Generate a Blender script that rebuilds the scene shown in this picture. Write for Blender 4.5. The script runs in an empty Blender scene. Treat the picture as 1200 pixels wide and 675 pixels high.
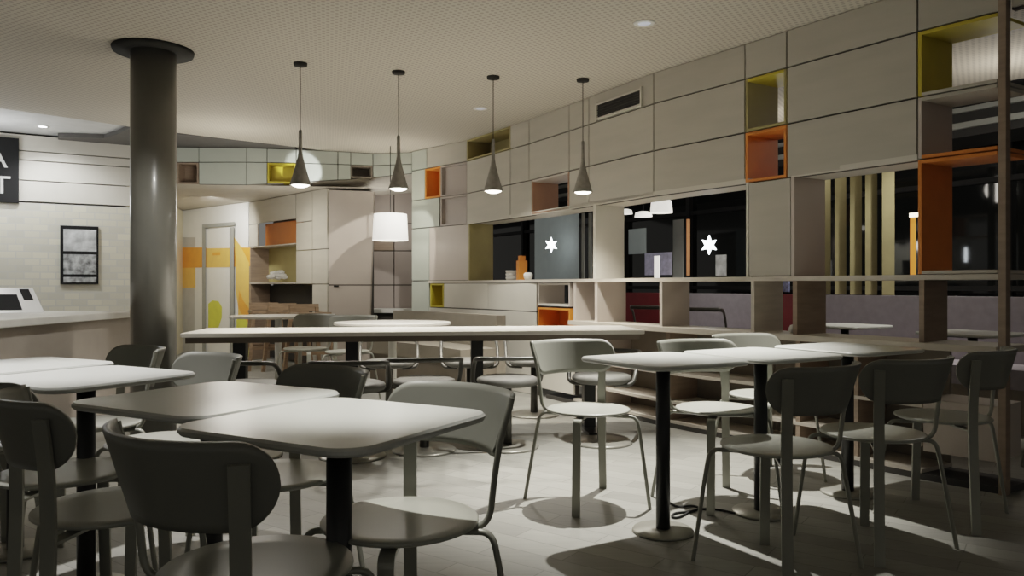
import bpy, bmesh, math, random
from mathutils import Vector, Matrix
random.seed(7)
C = bpy.context.scene.collection
F, CX, HY, H = 900.0, 600.0, 335.0, 1.05        # focal length in px (1200 wide), principal column, horizon row, eye height
D2R = math.pi/180

# ------------------------------------------------------------------ measuring helpers
def atz(px, py, z):
    k = (z-H)/(HY-py); return Vector(((px-CX)*k, F*k, z))
def aty(px, py, Y):
    return Vector(((px-CX)*Y/F, Y, H+(HY-py)*Y/F))
def onplane(px, py, a, b, off=0.0):
    """point of the vertical plane through plan points a, b seen at px,py (off = shift towards the eye)"""
    d = Vector((b[0]-a[0], b[1]-a[1])).normalized()
    n = Vector((d.y, -d.x))
    if n.dot(Vector((-a[0], -a[1]))) < 0: n = -n
    p0 = Vector((a[0], a[1])) + n*off
    r = Vector(((px-CX)/F, 1.0))
    Y = p0.dot(n)/r.dot(n)
    return Vector((r.x*Y, Y, H+(HY-py)*Y/F))

# ------------------------------------------------------------------ materials
M = {}
def mat(name, col, rough=0.5, metal=0.0, var=0.06, scale=8.0, bump=0.0, emit=None, estr=0.0, stretch=(1,1,1), spec=0.5, coat=0.0):
    m = bpy.data.materials.new(name); m.use_nodes = True
    nt = m.node_tree; b = nt.nodes['Principled BSDF']
    b.inputs['Roughness'].default_value = rough; b.inputs['Metallic'].default_value = metal
    b.inputs['Specular IOR Level'].default_value = spec
    b.inputs['Coat Weight'].default_value = coat
    tc = nt.nodes.new('ShaderNodeTexCoord'); mp = nt.nodes.new('ShaderNodeMapping'); mp.inputs['Scale'].default_value = stretch
    nz = nt.nodes.new('ShaderNodeTexNoise'); nz.inputs['Scale'].default_value = scale; nz.inputs['Detail'].default_value = 5
    nt.links.new(tc.outputs['Object'], mp.inputs[0]); nt.links.new(mp.outputs[0], nz.inputs['Vector'])
    r = nt.nodes.new('ShaderNodeValToRGB')
    r.color_ramp.elements[0].position = .3; r.color_ramp.elements[1].position = .7
    r.color_ramp.elements[0].color = tuple(c*(1-var) for c in col)+(1,)
    r.color_ramp.elements[1].color = tuple(min(1,c*(1+var)) for c in col)+(1,)
    nt.links.new(nz.outputs['Fac'], r.inputs[0]); nt.links.new(r.outputs[0], b.inputs['Base Color'])
    if bump:
        bp = nt.nodes.new('ShaderNodeBump'); bp.inputs['Strength'].default_value = bump; bp.inputs['Distance'].default_value = .004
        nt.links.new(nz.outputs['Fac'], bp.inputs['Height']); nt.links.new(bp.outputs[0], b.inputs['Normal'])
    if emit:
        b.inputs['Emission Color'].default_value = tuple(emit)+(1,); b.inputs['Emission Strength'].default_value = estr
    M[name] = m; return m

mat('panel', (.44,.41,.35), .5, var=.05, scale=2, stretch=(1,1,6), spec=.3)
mat('panel_pale', (.60,.57,.50), .5, var=.04, scale=3, spec=.3)
mat('panel_pink', (.48,.42,.37), .5, var=.04, scale=3)
mat('panel_green', (.42,.45,.39), .5, var=.05, scale=3)
mat('mauve', (.34,.29,.26), .5, var=.05, scale=3)
mat('seam_dark', (.035,.03,.025), .8)
mat('shelf_wood', (.50,.45,.38), .45, var=.08, scale=5, stretch=(1,1,8))
mat('shelf_brown', (.27,.20,.145), .5, var=.14, scale=5, stretch=(1,1,8))
mat('shelf_back', (.19,.16,.125), .6)
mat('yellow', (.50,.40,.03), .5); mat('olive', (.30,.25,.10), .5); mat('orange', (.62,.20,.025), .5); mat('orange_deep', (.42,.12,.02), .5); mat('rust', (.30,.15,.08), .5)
mat('white', (.74,.73,.69), .5, var=.03)
mat('white_gloss', (.72,.71,.68), .25, var=.03)
mat('black', (.012,.012,.012), .7, spec=.2)
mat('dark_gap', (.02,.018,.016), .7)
mat('pole_black', (.020,.020,.019), .38, metal=.3)
mat('steel', (.30,.30,.27), .35, metal=.7)
mat('column_grey', (.15,.147,.128), .28, var=.04, coat=.25)
mat('collar_dark', (.03,.03,.028), .8, spec=.1)
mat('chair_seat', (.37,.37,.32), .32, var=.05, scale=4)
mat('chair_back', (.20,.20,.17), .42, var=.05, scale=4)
mat('chair_metal', (.30,.30,.255), .36, metal=.25, var=.03)
mat('table_top', (.60,.61,.57), .30, var=.025, scale=5)
mat('table_edge', (.20,.20,.18), .5)
mat('communal_top', (.70,.67,.61), .3, var=.04)
mat('communal_side', (.16,.13,.10), .5)
mat('stool_seat', (.11,.107,.095), .6, var=.08, scale=20)
mat('stool_tube', (.06,.058,.05), .35, metal=.4)
mat('stool_base', (.30,.29,.25), .35, metal=.5)
mat('concrete', (.24,.225,.20), .75, var=.15, scale=30, bump=.2)
mat('lamp_disc', (.9,.85,.75), .5, emit=(1,.93,.8), estr=9)
mat('downlight', (.9,.9,.9), .5, emit=(.95,.97,1), estr=14)
mat('downlight_off', (.6,.62,.66), .3, emit=(.8,.85,1), estr=.25)
mat('drum_shade', (.85,.83,.78), .8, emit=(1,.95,.86), estr=.75)
mat('counter_top', (.74,.72,.67), .4); mat('counter_front', (.36,.315,.27), .55, var=.05)
mat('soffit', (.55,.51,.44), .7); mat('white_ceiling', (.62,.62,.61), .8); mat('dark_soffit', (.09,.085,.08), .7)
mat('wood_brown', (.21,.14,.085), .45, var=.2, scale=10, stretch=(1,1,5))
mat('banquette', (.25,.22,.175), .7, var=.06); mat('bench_red', (.16,.012,.016), .55, var=.1)
mat('bench_lilac', (.27,.245,.27), .65, var=.1, scale=14)
mat('slat', (.25,.215,.105), .55, var=.1); mat('far_dark', (.02,.02,.02), .6)
mat('glow_white', (.9,.95,1), .5, emit=(.9,.97,1), estr=7); mat('glow_amber', (.35,.12,.02), .5, emit=(1,.36,.05), estr=.35)
mat('glow_warm', (1,.9,.7), .5, emit=(1,.85,.6), estr=3)
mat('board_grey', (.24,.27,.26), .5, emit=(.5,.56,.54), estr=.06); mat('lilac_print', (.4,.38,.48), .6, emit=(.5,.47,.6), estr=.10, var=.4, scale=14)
mat('copper', (.45,.2,.09), .4, metal=.2, emit=(.8,.32,.12), estr=.12)
mat('board_black', (.010,.010,.010), .8, spec=.15); mat('letter', (.5,.5,.48), .6)
mat('print_grey', (.30,.31,.31), .5, var=.9, scale=14); mat('print_pale', (.5,.51,.51), .5, var=.5, scale=9)
mat('mural_orange', (.80,.33,.05), .5); mat('mural_amber', (.82,.50,.13), .5); mat('mural_green', (.66,.66,.08), .5); mat('mural_grey', (.52,.51,.48), .5)
mat('mural_white', (.80,.80,.77), .5, var=.02); mat('cream', (.72,.64,.45), .6); mat('frame_grey', (.30,.31,.29), .5)
mat('paper_white', (.75,.74,.70), .7, var=.1); mat('blue_print', (.2,.22,.4), .6, var=.6, scale=40)
mat('glass_dark', (.012,.014,.014), .05, spec=.7)
mat('plinth', (.035,.032,.028), .6)

def tree_mat(name):
    m = bpy.data.materials.new(name); m.use_nodes = True; M[name] = m
    nt = m.node_tree; return nt, nt.nodes['Principled BSDF'], nt.nodes.new, nt.links.new
# floor: grey wood-look planks
nt, b, N, L = tree_mat('floor')
tc = N('ShaderNodeTexCoord'); mp = N('ShaderNodeMapping'); mp.inputs['Rotation'].default_value = (0,0,.62)
br = N('ShaderNodeTexBrick'); br.inputs['Scale'].default_value = 1; br.inputs['Brick Width'].default_value = .62; br.inputs['Row Height'].default_value = .125
br.inputs['Mortar Size'].default_value = .0022; br.inputs['Color1'].default_value = (.29,.283,.252,1); br.inputs['Color2'].default_value = (.215,.21,.187,1); br.inputs['Mortar'].default_value = (.15,.145,.13,1)
br.inputs['Bias'].default_value = 0
mp2 = N('ShaderNodeMapping'); mp2.inputs['Rotation'].default_value = (0,0,.62); mp2.inputs['Scale'].default_value = (2,22,1)
nz = N('ShaderNodeTexNoise'); nz.inputs['Scale'].default_value = 2.2; nz.inputs['Detail'].default_value = 6
mx = N('ShaderNodeMix'); mx.data_type = 'RGBA'; mx.blend_type = 'MULTIPLY'; mx.inputs[0].default_value = .8
rp = N('ShaderNodeValToRGB'); rp.color_ramp.elements[0].color = (.72,.72,.72,1); rp.color_ramp.elements[1].color = (1.15,1.15,1.13,1)
L(tc.outputs['Object'], mp.inputs[0]); L(mp.outputs[0], br.inputs['Vector']); L(tc.outputs['Object'], mp2.inputs[0]); L(mp2.outputs[0], nz.inputs['Vector'])
L(nz.outputs['Fac'], rp.inputs[0]); L(br.outputs['Color'], mx.inputs[6]); L(rp.outputs[0], mx.inputs[7]); L(mx.outputs[2], b.inputs['Base Color'])
b.inputs['Roughness'].default_value = .5
bp = N('ShaderNodeBump'); bp.inputs['Strength'].default_value = .12; L(nz.outputs['Fac'], bp.inputs['Height']); L(bp.outputs[0], b.inputs['Normal'])
# ceiling: perforated board
nt, b, N, L = tree_mat('perforated')
tc = N('ShaderNodeTexCoord'); mp = N('ShaderNodeMapping'); mp.inputs['Scale'].default_value = (27,27,27); mp.inputs['Rotation'].default_value = (0,0,.55)
fr = N('ShaderNodeVectorMath'); fr.operation = 'FRACTION'; sb = N('ShaderNodeVectorMath'); sb.operation = 'SUBTRACT'; sb.inputs[1].default_value = (.5,.5,0)
ml = N('ShaderNodeVectorMath'); ml.operation = 'MULTIPLY'; ml.inputs[1].default_value = (1,1,0); ln = N('ShaderNodeVectorMath'); ln.operation = 'LENGTH'
rp = N('ShaderNodeValToRGB'); rp.color_ramp.elements[0].position = .24; rp.color_ramp.elements[0].color = (.36,.33,.285,1); rp.color_ramp.elements[1].position = .36; rp.color_ramp.elements[1].color = (.54,.495,.42,1)
L(tc.outputs['Object'], mp.inputs[0]); L(mp.outputs[0], fr.inputs[0]); L(fr.outputs[0], sb.inputs[0]); L(sb.outputs[0], ml.inputs[0]); L(ml.outputs[0], ln.inputs[0])
L(ln.outputs['Value'], rp.inputs[0]); L(rp.outputs[0], b.inputs['Base Color']); b.inputs['Roughness'].default_value = .85
# small cream wall tiles
nt, b, N, L = tree_mat('tile')
tc = N('ShaderNodeTexCoord'); br = N('ShaderNodeTexBrick'); br.inputs['Scale'].default_value = 1; br.inputs['Brick Width'].default_value = .15; br.inputs['Row Height'].default_value = .075
br.inputs['Mortar Size'].default_value = .006; br.inputs['Color1'].default_value = (.66,.62,.49,1); br.inputs['Color2'].default_value = (.52,.50,.42,1); br.inputs['Mortar'].default_value = (.53,.515,.46,1)
sp = N('ShaderNodeSeparateXYZ'); cb = N('ShaderNodeCombineXYZ'); L(tc.outputs['Object'], sp.inputs[0]); L(sp.outputs['X'], cb.inputs['X']); L(sp.outputs['Z'], cb.inputs['Y']); L(cb.outputs[0], br.inputs['Vector'])
L(br.outputs['Color'], b.inputs['Base Color']); b.inputs['Roughness'].default_value = .35

# ------------------------------------------------------------------ mesh helpers
def bx(bm, c, s, rz=0.0):
    """box, centre c, full size s, turned rz about z"""
    r = bmesh.ops.create_cube(bm, size=1)
    m = Matrix.Translation(c) @ Matrix.Rotation(rz, 4, 'Z') @ Matrix.Diagonal((s[0],s[1],s[2],1))
    bmesh.ops.transform(bm, matrix=m, verts=r['verts']); return r['verts']
def prism(bm, pts, z0, z1):
    """vertical extrusion of a plan polygon"""
    lo = [bm.verts.new((p[0],p[1],z0)) for p in pts]; hi = [bm.verts.new((p[0],p[1],z1)) for p in pts]
    n = len(pts); fs = [bm.faces.new(lo[::-1]), bm.faces.new(hi)]
    for i in range(n): fs.append(bm.faces.new((lo[i],lo[(i+1)%n],hi[(i+1)%n],hi[i])))
    bmesh.ops.recalc_face_normals(bm, faces=fs)
def hexa(bm, a, b):
    """solid between two matching 3-D polygons"""
    A = [bm.verts.new(p) for p in a]; B = [bm.verts.new(p) for p in b]; n = len(A)
    fs = [bm.faces.new(A), bm.faces.new(B[::-1])]
    for i in range(n): fs.append(bm.faces.new((A[i],B[i],B[(i+1)%n],A[(i+1)%n])))
    bmesh.ops.recalc_face_normals(bm, faces=fs)
def tube(bm, pts, r, n=10, close=False):
    pts = [Vector(p) for p in pts]; rings = []; m = len(pts)
    prev = None
    for i, p in enumerate(pts):
        if close: t = (pts[(i+1)%m]-pts[i-1]).normalized()
        else: t = (pts[min(i+1,m-1)]-pts[max(i-1,0)]).normalized()
        if prev is None:
            u = t.orthogonal().normalized()
        else:
            u = (prev - t*prev.dot(t)).normalized()
        prev = u; v = t.cross(u)
        rings.append([bm.verts.new(p+(u*math.cos(2*math.pi*k/n)+v*math.sin(2*math.pi*k/n))*r) for k in range(n)])
    for i in range(m if close else m-1):
        a, b2 = rings[i], rings[(i+1)%m]
        for k in range(n):
            f = bm.faces.new((a[k],a[(k+1)%n],b2[(k+1)%n],b2[k])); f.smooth = True
    if not close: bm.faces.new(rings[0][::-1]); bm.faces.new(rings[-1])
def smooth_path(pts, it=2):
    pts = [Vector(p) for p in pts]
    for _ in range(it):
        q = [pts[0]]
        for i in range(len(pts)-1):
            a, b2 = pts[i], pts[i+1]; q += [a*.75+b2*.25, a*.25+b2*.75]
        q.append(pts[-1]); pts = q
    return pts
def strip(bm, pts, wdir, w, t):
    """flat bar swept along pts: width w along wdir, thickness t"""
    pts = [Vector(p) for p in pts]; rings = []; m = len(pts)
    wd = Vector(wdir).normalized()
    for i, p in enumerate(pts):
        tg = (pts[min(i+1,m-1)]-pts[max(i-1,0)]).normalized(); nn = tg.cross(wd).normalized()
        rings.append([bm.verts.new(p+wd*a*w/2+nn*b2*t/2) for a,b2 in ((-1,-1),(1,-1),(1,1),(-1,1))])
    fs = []
    for i in range(m-1):
        for k in range(4): fs.append(bm.faces.new((rings[i][k],rings[i][(k+1)%4],rings[i+1][(k+1)%4],rings[i+1][k])))
    fs.append(bm.faces.new(rings[0][::-1])); fs.append(bm.faces.new(rings[-1]))
    bmesh.ops.recalc_face_normals(bm, faces=fs)
def lathe(bm, prof, n=40, c=(0,0)):
    rings = []
    for r, z in prof:
        if r < 1e-6: rings.append([bm.verts.new((c[0],c[1],z))])
        else: rings.append([bm.verts.new((c[0]+r*math.cos(2*math.pi*k/n),c[1]+r*math.sin(2*math.pi*k/n),z)) for k in range(n)])
    fs = []
    for a, b2 in zip(rings, rings[1:]):
        for k in range(n):
            k2 = (k+1)%n
            vs = [a[0]] if len(a)==1 else [a[k],a[k2]]
            vs += [b2[0]] if len(b2)==1 else [b2[k2],b2[k]]
            if len(vs) >= 3: f = bm.faces.new(vs); f.smooth = True; fs.append(f)
    bmesh.ops.recalc_face_normals(bm, faces=fs)
def rsquare(s, r, n=6):
    pts = []
    for cx, cy, a0 in ((1,1,0),(-1,1,90),(-1,-1,180),(1,-1,270)):
        for k in range(n+1):
            a = (a0+90*k/n)*D2R
            pts.append((cx*(s[0]/2-r)+r*math.cos(a), cy*(s[1]/2-r)+r*math.sin(a)))
    return pts
def slab(bm, pts, z0, z1, bev=.004):
    """plan polygon slab with softened rims"""
    c = Vector((sum(p[0] for p in pts)/len(pts), sum(p[1] for p in pts)/len(pts)))
    def ins(d): return [tuple(Vector(p)-(Vector(p)-c).normalized()*d) for p in pts]
    L_ = [(ins(bev),z0),(pts,z0+bev),(pts,z1-bev),(ins(bev),z1)]
    R_ = [[bm.verts.new((p[0],p[1],z)) for p in q] for q, z in L_]
    n = len(pts); fs = [bm.faces.new(R_[0][::-1]), bm.faces.new(R_[-1])]
    for a, b2 in zip(R_, R_[1:]):
        for k in range(n): fs.append(bm.faces.new((a[k],a[(k+1)%n],b2[(k+1)%n],b2[k])))
    bmesh.ops.recalc_face_normals(bm, faces=fs)
def new(): return bmesh.new()
def obj(name, bm, m, parent=None, label=None):
    me = bpy.data.meshes.new(name); bm.to_mesh(me); bm.free()
    o = bpy.data.objects.new(name, me); C.objects.link(o)
    me.materials.append(M[m] if isinstance(m, str) else m)
    if parent: o.parent = parent
    if label: o['label'] = label
    return o
def tag(o, label, cat, group=None):
    o['label'] = label; o['category'] = cat
    if group: o['group'] = group
    return o
def thing(name, label, cat, loc=(0,0,0), rz=0.0, group=None):
    o = bpy.data.objects.new(name, None); C.objects.link(o); o.empty_display_size = .1
    o.location = loc; o.rotation_euler = (0,0,rz); return tag(o, label, cat, group)
def struct(name, bm, m, parent=None):
    o = obj(name, bm, m, parent)
    if not parent: o['kind'] = 'structure'
    return o
def sempty(name):
    o = bpy.data.objects.new(name, None); C.objects.link(o); o['kind'] = 'structure'; return o
def dup(root, loc, rz, label, group=None):
    r = root.copy(); C.objects.link(r); r.location = loc; r.rotation_euler = (0,0,rz); r['label'] = label
    if group: r['group'] = group
    for ch in root.children:
        c = ch.copy(); C.objects.link(c); c.parent = r
        for g in ch.children:
            d = g.copy(); C.objects.link(d); d.parent = c
    return r

# ------------------------------------------------------------------ the long shelf wall in plan
ZC = 2.67
WP = [(-1.21,9.26),(-.50,8.53),(.166,7.48),(1.076,5.83),(1.567,5.13),(1.75,4.86),(2.205,4.18),(2.46,3.865),(2.95,3.12)]
def W(px):
    """plan point of the wall face at image column px, with the outward normal there"""
    s = (px-CX)/F
    for a, b2 in zip(WP, WP[1:]):
        a = Vector(a); b2 = Vector(b2); d = b2-a
        den = d.x - s*d.y
        t = (s*a.y-a.x)/den
        if -.001 <= t <= 1.001 or (b2 == Vector(WP[-1]) and t > 1):
            d.normalize(); return a+(b2-a)*t, Vector((-d.y, d.x)) if -d.y > 0 else Vector((d.y,-d.x))
    a, b2 = Vector(WP[0]), Vector(WP[1]); d = (b2-a).normalized()
    return a, Vector((-d.y, d.x))
NB = Vector((.855,.52)).normalized()          # one outward direction for everything square to the wall
DEP = .30
Z0, Z1, Z2, Z3, ZS, ZT = ZC, 2.433, 2.075, 1.736, 1.11, .745
def wall_solid(bm, px0, px1, z0, z1, d0=0.0, d1=.02, gap=.0055):
    a, _ = W(px0); b2, _ = W(px1); d = (b2-a).normalized()
    n = Vector((-d.y, d.x)); n = n if n.dot(NB) > 0 else -n
    a = a+d*gap; b2 = b2-d*gap
    prism(bm, [a+n*d0, b2+n*d0, b2+n*d1, a+n*d1], z0+gap, z1-gap)

# ------------------------------------------------------------------ floor, ceilings
bm = new(); bx(bm, (0,6,-.05), (26,22,.1)); struct('floor', bm, 'floor')
edge = [atz(-300,95,2.67), atz(-140,112,2.67), atz(0,127,2.67), atz(80,138,2.67), atz(155,149,2.67), atz(250,161,2.67), atz(345,172,2.67), atz(385,177.5,2.67)]
cp = [(-7,-3)]+[(-7.5,4.6)]+[(p.x,p.y) for p in edge]+[(-1.95,9.33),(-1.63,9.44),(-1.15,9.4),(1.0,9.4),(3.2,7.2),(5.4,3.8),(5.4,-3)]
bm = new(); prism(bm, cp, 2.67, 2.70); struct('ceiling', bm, 'perforated')
bm = new(); bx(bm, (-5,6,2.75), (10,16,.06)); struct('ceiling_back', bm, 'white_ceiling')
dk = [atz(68,158.5,2.69), atz(122,160,2.69), atz(138,155,2.69), atz(153,147.5,2.69), atz(205,155,2.69), atz(345,170,2.69), atz(350,181,2.69), atz(205,180,2.69), atz(150,169,2.69), atz(68,163,2.69)]
bm = new(); prism(bm, [(p.x,p.y) for p in dk], 2.672, 2.715); struct('ceiling_soffit', bm, 'dark_soffit')

# ------------------------------------------------------------------ wall with panels (upper three courses and lower closed bays)
wall = sempty('wall_right')
def panel(px0, px1, z0, z1, m='panel', parent=None, name='panel'):
    bm = new(); wall_solid(bm, px0, px1, z0, z1); return obj(name, bm, m, parent or wall)
back = new()
def closed(px0, px1, z0, z1): wall_solid(back, px0, px1, z0, z1, .022, .06, -.002)
rows = [
 (Z1,Z0,[(482,500),(500,547),(598,620),(620,667),(667,690),(690,766),(766,873),(873,922),(922,1075),(1075,1174)]),
 (Z2,Z1,[(482,498),(547,598),(598,620),(620,667),(667,690),(690,766),(766,873),(922,1075)]),
 (Z3,Z2,[(482,515),(547,598),(598,623),(667,690),(690,766),(766,873),(922,1075)]),
]
for z0, z1, spans in rows:
    for a, b2 in spans:
        green = b2 <= 515
        panel(a, b2, z0, z1, 'panel_green' if green else 'panel'); closed(a, b2, z0, z1)
for a, b2 in ((1184,1300),):
    panel(a, b2, Z1, Z0); closed(a, b2, Z1, Z0)
# row of openings: closed faces
for a, b2, m in ((482,503,'panel_green'),(503,549,'panel_pink'),(877,927,'panel')):
    panel(a, b2, ZS, Z3, m); closed(a, b2, ZS, Z3)
panel(482, 503, 0.0, ZS, 'panel_green'); closed(482, 503, 0, ZS)
for a, b2 in ((520,572),(572,629)):
    panel(a, b2, .80, ZS-.03, 'panel_pale'); closed(a, b2, .80, ZS-.03)
panel(503, 629, 0, .80, 'panel_pale'); closed(503, 629, 0, .80)
panel(629, 672, .08, .60, 'panel_pale'); closed(629, 672, .08, .60)
obj('backing', back, 'seam_dark', wall)
# soffits and cheeks of the window-like openings
def cheek(bm, px, z0, z1, dep=DEP, t=.025, side=1):
    a, n = W(px); d = Vector((NB.y,-NB.x))*side
    prism(bm, [a, a+d*t, a+d*t+NB*dep, a+NB*dep], z0, z1)
def board(bm, px0, px1, z0, z1, dep=DEP, front=0.0):
    a, _ = W(px0); b2, _ = W(px1)
    ks = [px0]+[ (CX+F*p[0]/p[1]) for p in WP if px0 < CX+F*p[0]/p[1] < px1]+[px1]
    pts = [W(k)[0] for k in ks]
    prism(bm, [p-NB*front for p in pts]+[p+NB*dep for p in pts[::-1]], z0, z1)
bm = new(); board(bm, 549, 877, Z3, Z3+.03); board(bm, 927, 1075, Z3, Z3+.03); obj('lintel', bm, 'panel_pale', wall)

# coloured open cubbies let into the wall
def cubby(label, px0, px1, z0, z1, mside, mtop, mbot, mback=None, dep=DEP, mright=None):
    t = thing('open_cubby', label, 'cubby', (0,0,0), 0, 'coloured open cubbies in the wall')
    e = .004; T = .018
    a, _ = W(px0); b2, _ = W(px1); d = (b2-a).normalized()
    o = (a+b2)/2; t.location = (o.x,o.y,z0)
    def P(pts): return [Vector((p.x-o.x, p.y-o.y)) for p in pts]
    a = a+d*e; b2 = b2-d*e
    bm = new(); prism(bm, P([a,a+d*T,a+d*T+NB*dep,a+NB*dep]), e, z1-z0-e); obj('side_panel', bm, mside, t)
    if mright != 'none':
        bm = new(); prism(bm, P([b2-d*T,b2,b2+NB*dep,b2-d*T+NB*dep]), e, z1-z0-e); obj('side_panel', bm, mright or mside, t)
    bm = new(); prism(bm, P([a+d*T,b2-d*T,b2-d*T+NB*dep,a+d*T+NB*dep]), z1-z0-T-e, z1-z0-e); obj('top_panel', bm, mtop, t)
    bm = new(); prism(bm, P([a+d*T,b2-d*T,b2-d*T+NB*dep,a+d*T+NB*dep]), e, T+e); obj('bottom_panel', bm, mbot, t)
    if mback:
        bm = new(); prism(bm, P([a+d*T+NB*(dep-.012),b2-d*T+NB*(dep-.012),b2-d*T+NB*dep,a+d*T+NB*dep]), T+e, z1-z0-T-e); obj('back_panel', bm, mback, t)
    return t
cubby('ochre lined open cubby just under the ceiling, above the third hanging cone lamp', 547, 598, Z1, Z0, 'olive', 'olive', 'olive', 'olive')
cubby('small orange cubby beside a mauve bay, right of the second cone lamp', 498, 516, Z2, Z1, 'orange', 'orange', 'orange', 'orange', .2)
cubby('shallow mauve bay beside the small orange cubby', 516, 547, Z2, Z1, 'mauve', 'mauve', 'mauve', 'mauve', .06)
cubby('shallow mauve bay directly under another mauve bay, above the pink splayed panel', 516, 547, Z3, Z2, 'mauve', 'mauve', 'mauve', 'mauve', .06)
cubby('rust brown open cubby above the window opening, between third and fourth cone lamps', 623, 667, Z3, Z2, 'rust', 'panel_pink', 'rust')
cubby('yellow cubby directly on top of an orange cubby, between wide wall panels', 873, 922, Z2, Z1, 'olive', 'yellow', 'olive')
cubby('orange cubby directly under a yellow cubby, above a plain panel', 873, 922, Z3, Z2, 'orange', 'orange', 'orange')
cubby('large yellow cubby near the ceiling at the wall end by the metal upright', 1075, 1174, Z2, Z1, 'yellow', 'yellow', 'panel', None, DEP, 'none')
cubby('unpainted grey cubby between the large yellow cubby and the tall orange bay', 1075, 1174, Z3, Z2, 'panel_pink', 'panel', 'orange', None, DEP, 'none')
cubby('tall orange sided bay beside the slatted window, above the shelf board', 1075, 1174, ZS, Z3, 'orange', 'orange', 'shelf_wood', None, DEP, 'none')
cubby('small yellow cubby low in the wall beside white panels', 504, 520, .80, ZS-.03, 'yellow', 'yellow', 'yellow', 'yellow', .2)
cubby('pale pink box bay under the window opening, above the orange bay', 630, 668, .86, ZS-.03, 'panel_pink', 'panel_pink', 'panel_pale')
cubby('low orange bay behind the long communal table', 630, 668, .60, .85, 'orange', 'orange', 'orange', 'orange', .25)
# olive reveal of the first window opening
bm = new(); cheek(bm, 549, ZS, Z3); obj('reveal', bm, 'olive', wall)
bm = new(); cheek(bm, 877, ZS, Z3, .3, .02, -1); obj('reveal', bm, 'panel_pale', wall)
bm = new(); cheek(bm, 927, ZS, Z3); obj('reveal', bm, 'panel_pink', wall)

# shelves
bm = new(); board(bm, 503, 1174, ZS-.028, ZS, DEP, .01)
tag(obj('shelf_board', bm, 'shelf_wood'), 'long pale wooden shelf board at eye height running under the window openings', 'shelf')
bm = new(); board(bm, 672, 1174, ZT-.035, ZT, DEP, .06)
tag(obj('counter_board', bm, 'shelf_wood'), 'pale wooden counter board along the wall, level with the table tops', 'counter')
for px0, px1, m, lab, zt2 in ((672,675,'panel_pink','pinkish upright divider next to the pink box bay',ZS-.028),(697,700,'panel_pink','pinkish upright divider where the communal table meets the wall',ZS-.028),
        (773,776,'panel_pink','upright divider between the red bench opening and the grey bench opening',ZS-.028),
        (880,884,'shelf_wood','upright divider between the grey bench opening and the small red gap',ZS-.028),
        (929,934,'shelf_brown','brown veneered shelf divider under the slatted opening',ZS-.028),(1077,1083,'shelf_brown','grey brown shelf divider under the tall orange bay',ZS-.028),
        (695,698,'panel_pale','pale upright divider between the two dark window openings',Z3)):
    bm = new(); wall_solid(bm, px0, px1, ZT if zt2 != Z3 else ZS, zt2, 0, DEP, .0)
    tag(obj('shelf_divider', bm, m), lab, 'divider', 'upright dividers of the shelf wall')
# low shelving under the counter
su = thing('low_shelving', 'low open shelving with brown dividers under the wooden wall counter', 'shelving')
for z in (.41,.20,.055):
    bm = new(); board(bm, 672, 1080, z-.02, z, .3); obj('shelf', bm, 'shelf_wood', su)
bm = new(); 
for p0, p1 in ((672,766),(766,875),(875,1080)): wall_solid(bm, p0, p1, .0, ZT-.036, .30, .32, 0)
obj('back_panel', bm, 'shelf_back', su)
for px in (690,780,932,1000):
    bm = new(); wall_solid(bm, px, px+5 if px > 700 else px+16, .056, ZT-.036, .004, .3, 0); obj('divider', bm, 'shelf_brown' if px > 700 else 'panel_pink', su)
bm = new(); wall_solid(bm, 1083, 1171, .16, .44, -.01, .3, 0); tag(obj('storage_box', bm, 'panel_pink'), 'plain pinkish box panel low at the wall end behind the chair', 'box')
bm = new(); board(bm, 640, 1176, 0, .034, .28); tag(obj('plinth', bm, 'plinth'), 'dark recessed plinth along the floor under the low shelving', 'plinth')
bm = new(); p, _ = W(1177); bx(bm, (p.x,p.y,ZC/2), (.035,.05,ZC-.006), -.99); tag(obj('metal_upright', bm, 'shelf_brown'), 'slim dark floor to ceiling upright at the end of the shelf wall', 'post')

# air vent
a, _ = W(701); b2, _ = W(753); d = (b2-a).normalized(); mid = (a+b2)/2; rz = math.atan2(d.y, d.x); Lw = (b2-a).length
v = thing('air_vent', 'dark rectangular air vent grille set high in a pale wall panel', 'vent', (mid.x-NB.x*.012, mid.y-NB.y*.012, 2.49), rz)
bm = new(); hh = .155
for c, s in (((0,0,hh/2+.005),(Lw,.02,.014)),((0,0,-hh/2+.04-.0),(Lw,.02,.014)),((-Lw/2,0,.022),(.014,.02,hh)),((Lw/2,0,.022),(.014,.02,hh))): bx(bm, c, s)
obj('frame', bm, 'panel_pale', v)
bm = new(); bx(bm, (0,.006,.025), (Lw-.01,.006,hh-.035))
obj('backing', bm, 'dark_gap', v)
bm = new()
for k in range(6): bx(bm, (0,-.002,-.03+k*.021), (Lw-.012,.012,.004))
obj('grille', bm, 'seam_dark', v)

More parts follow.
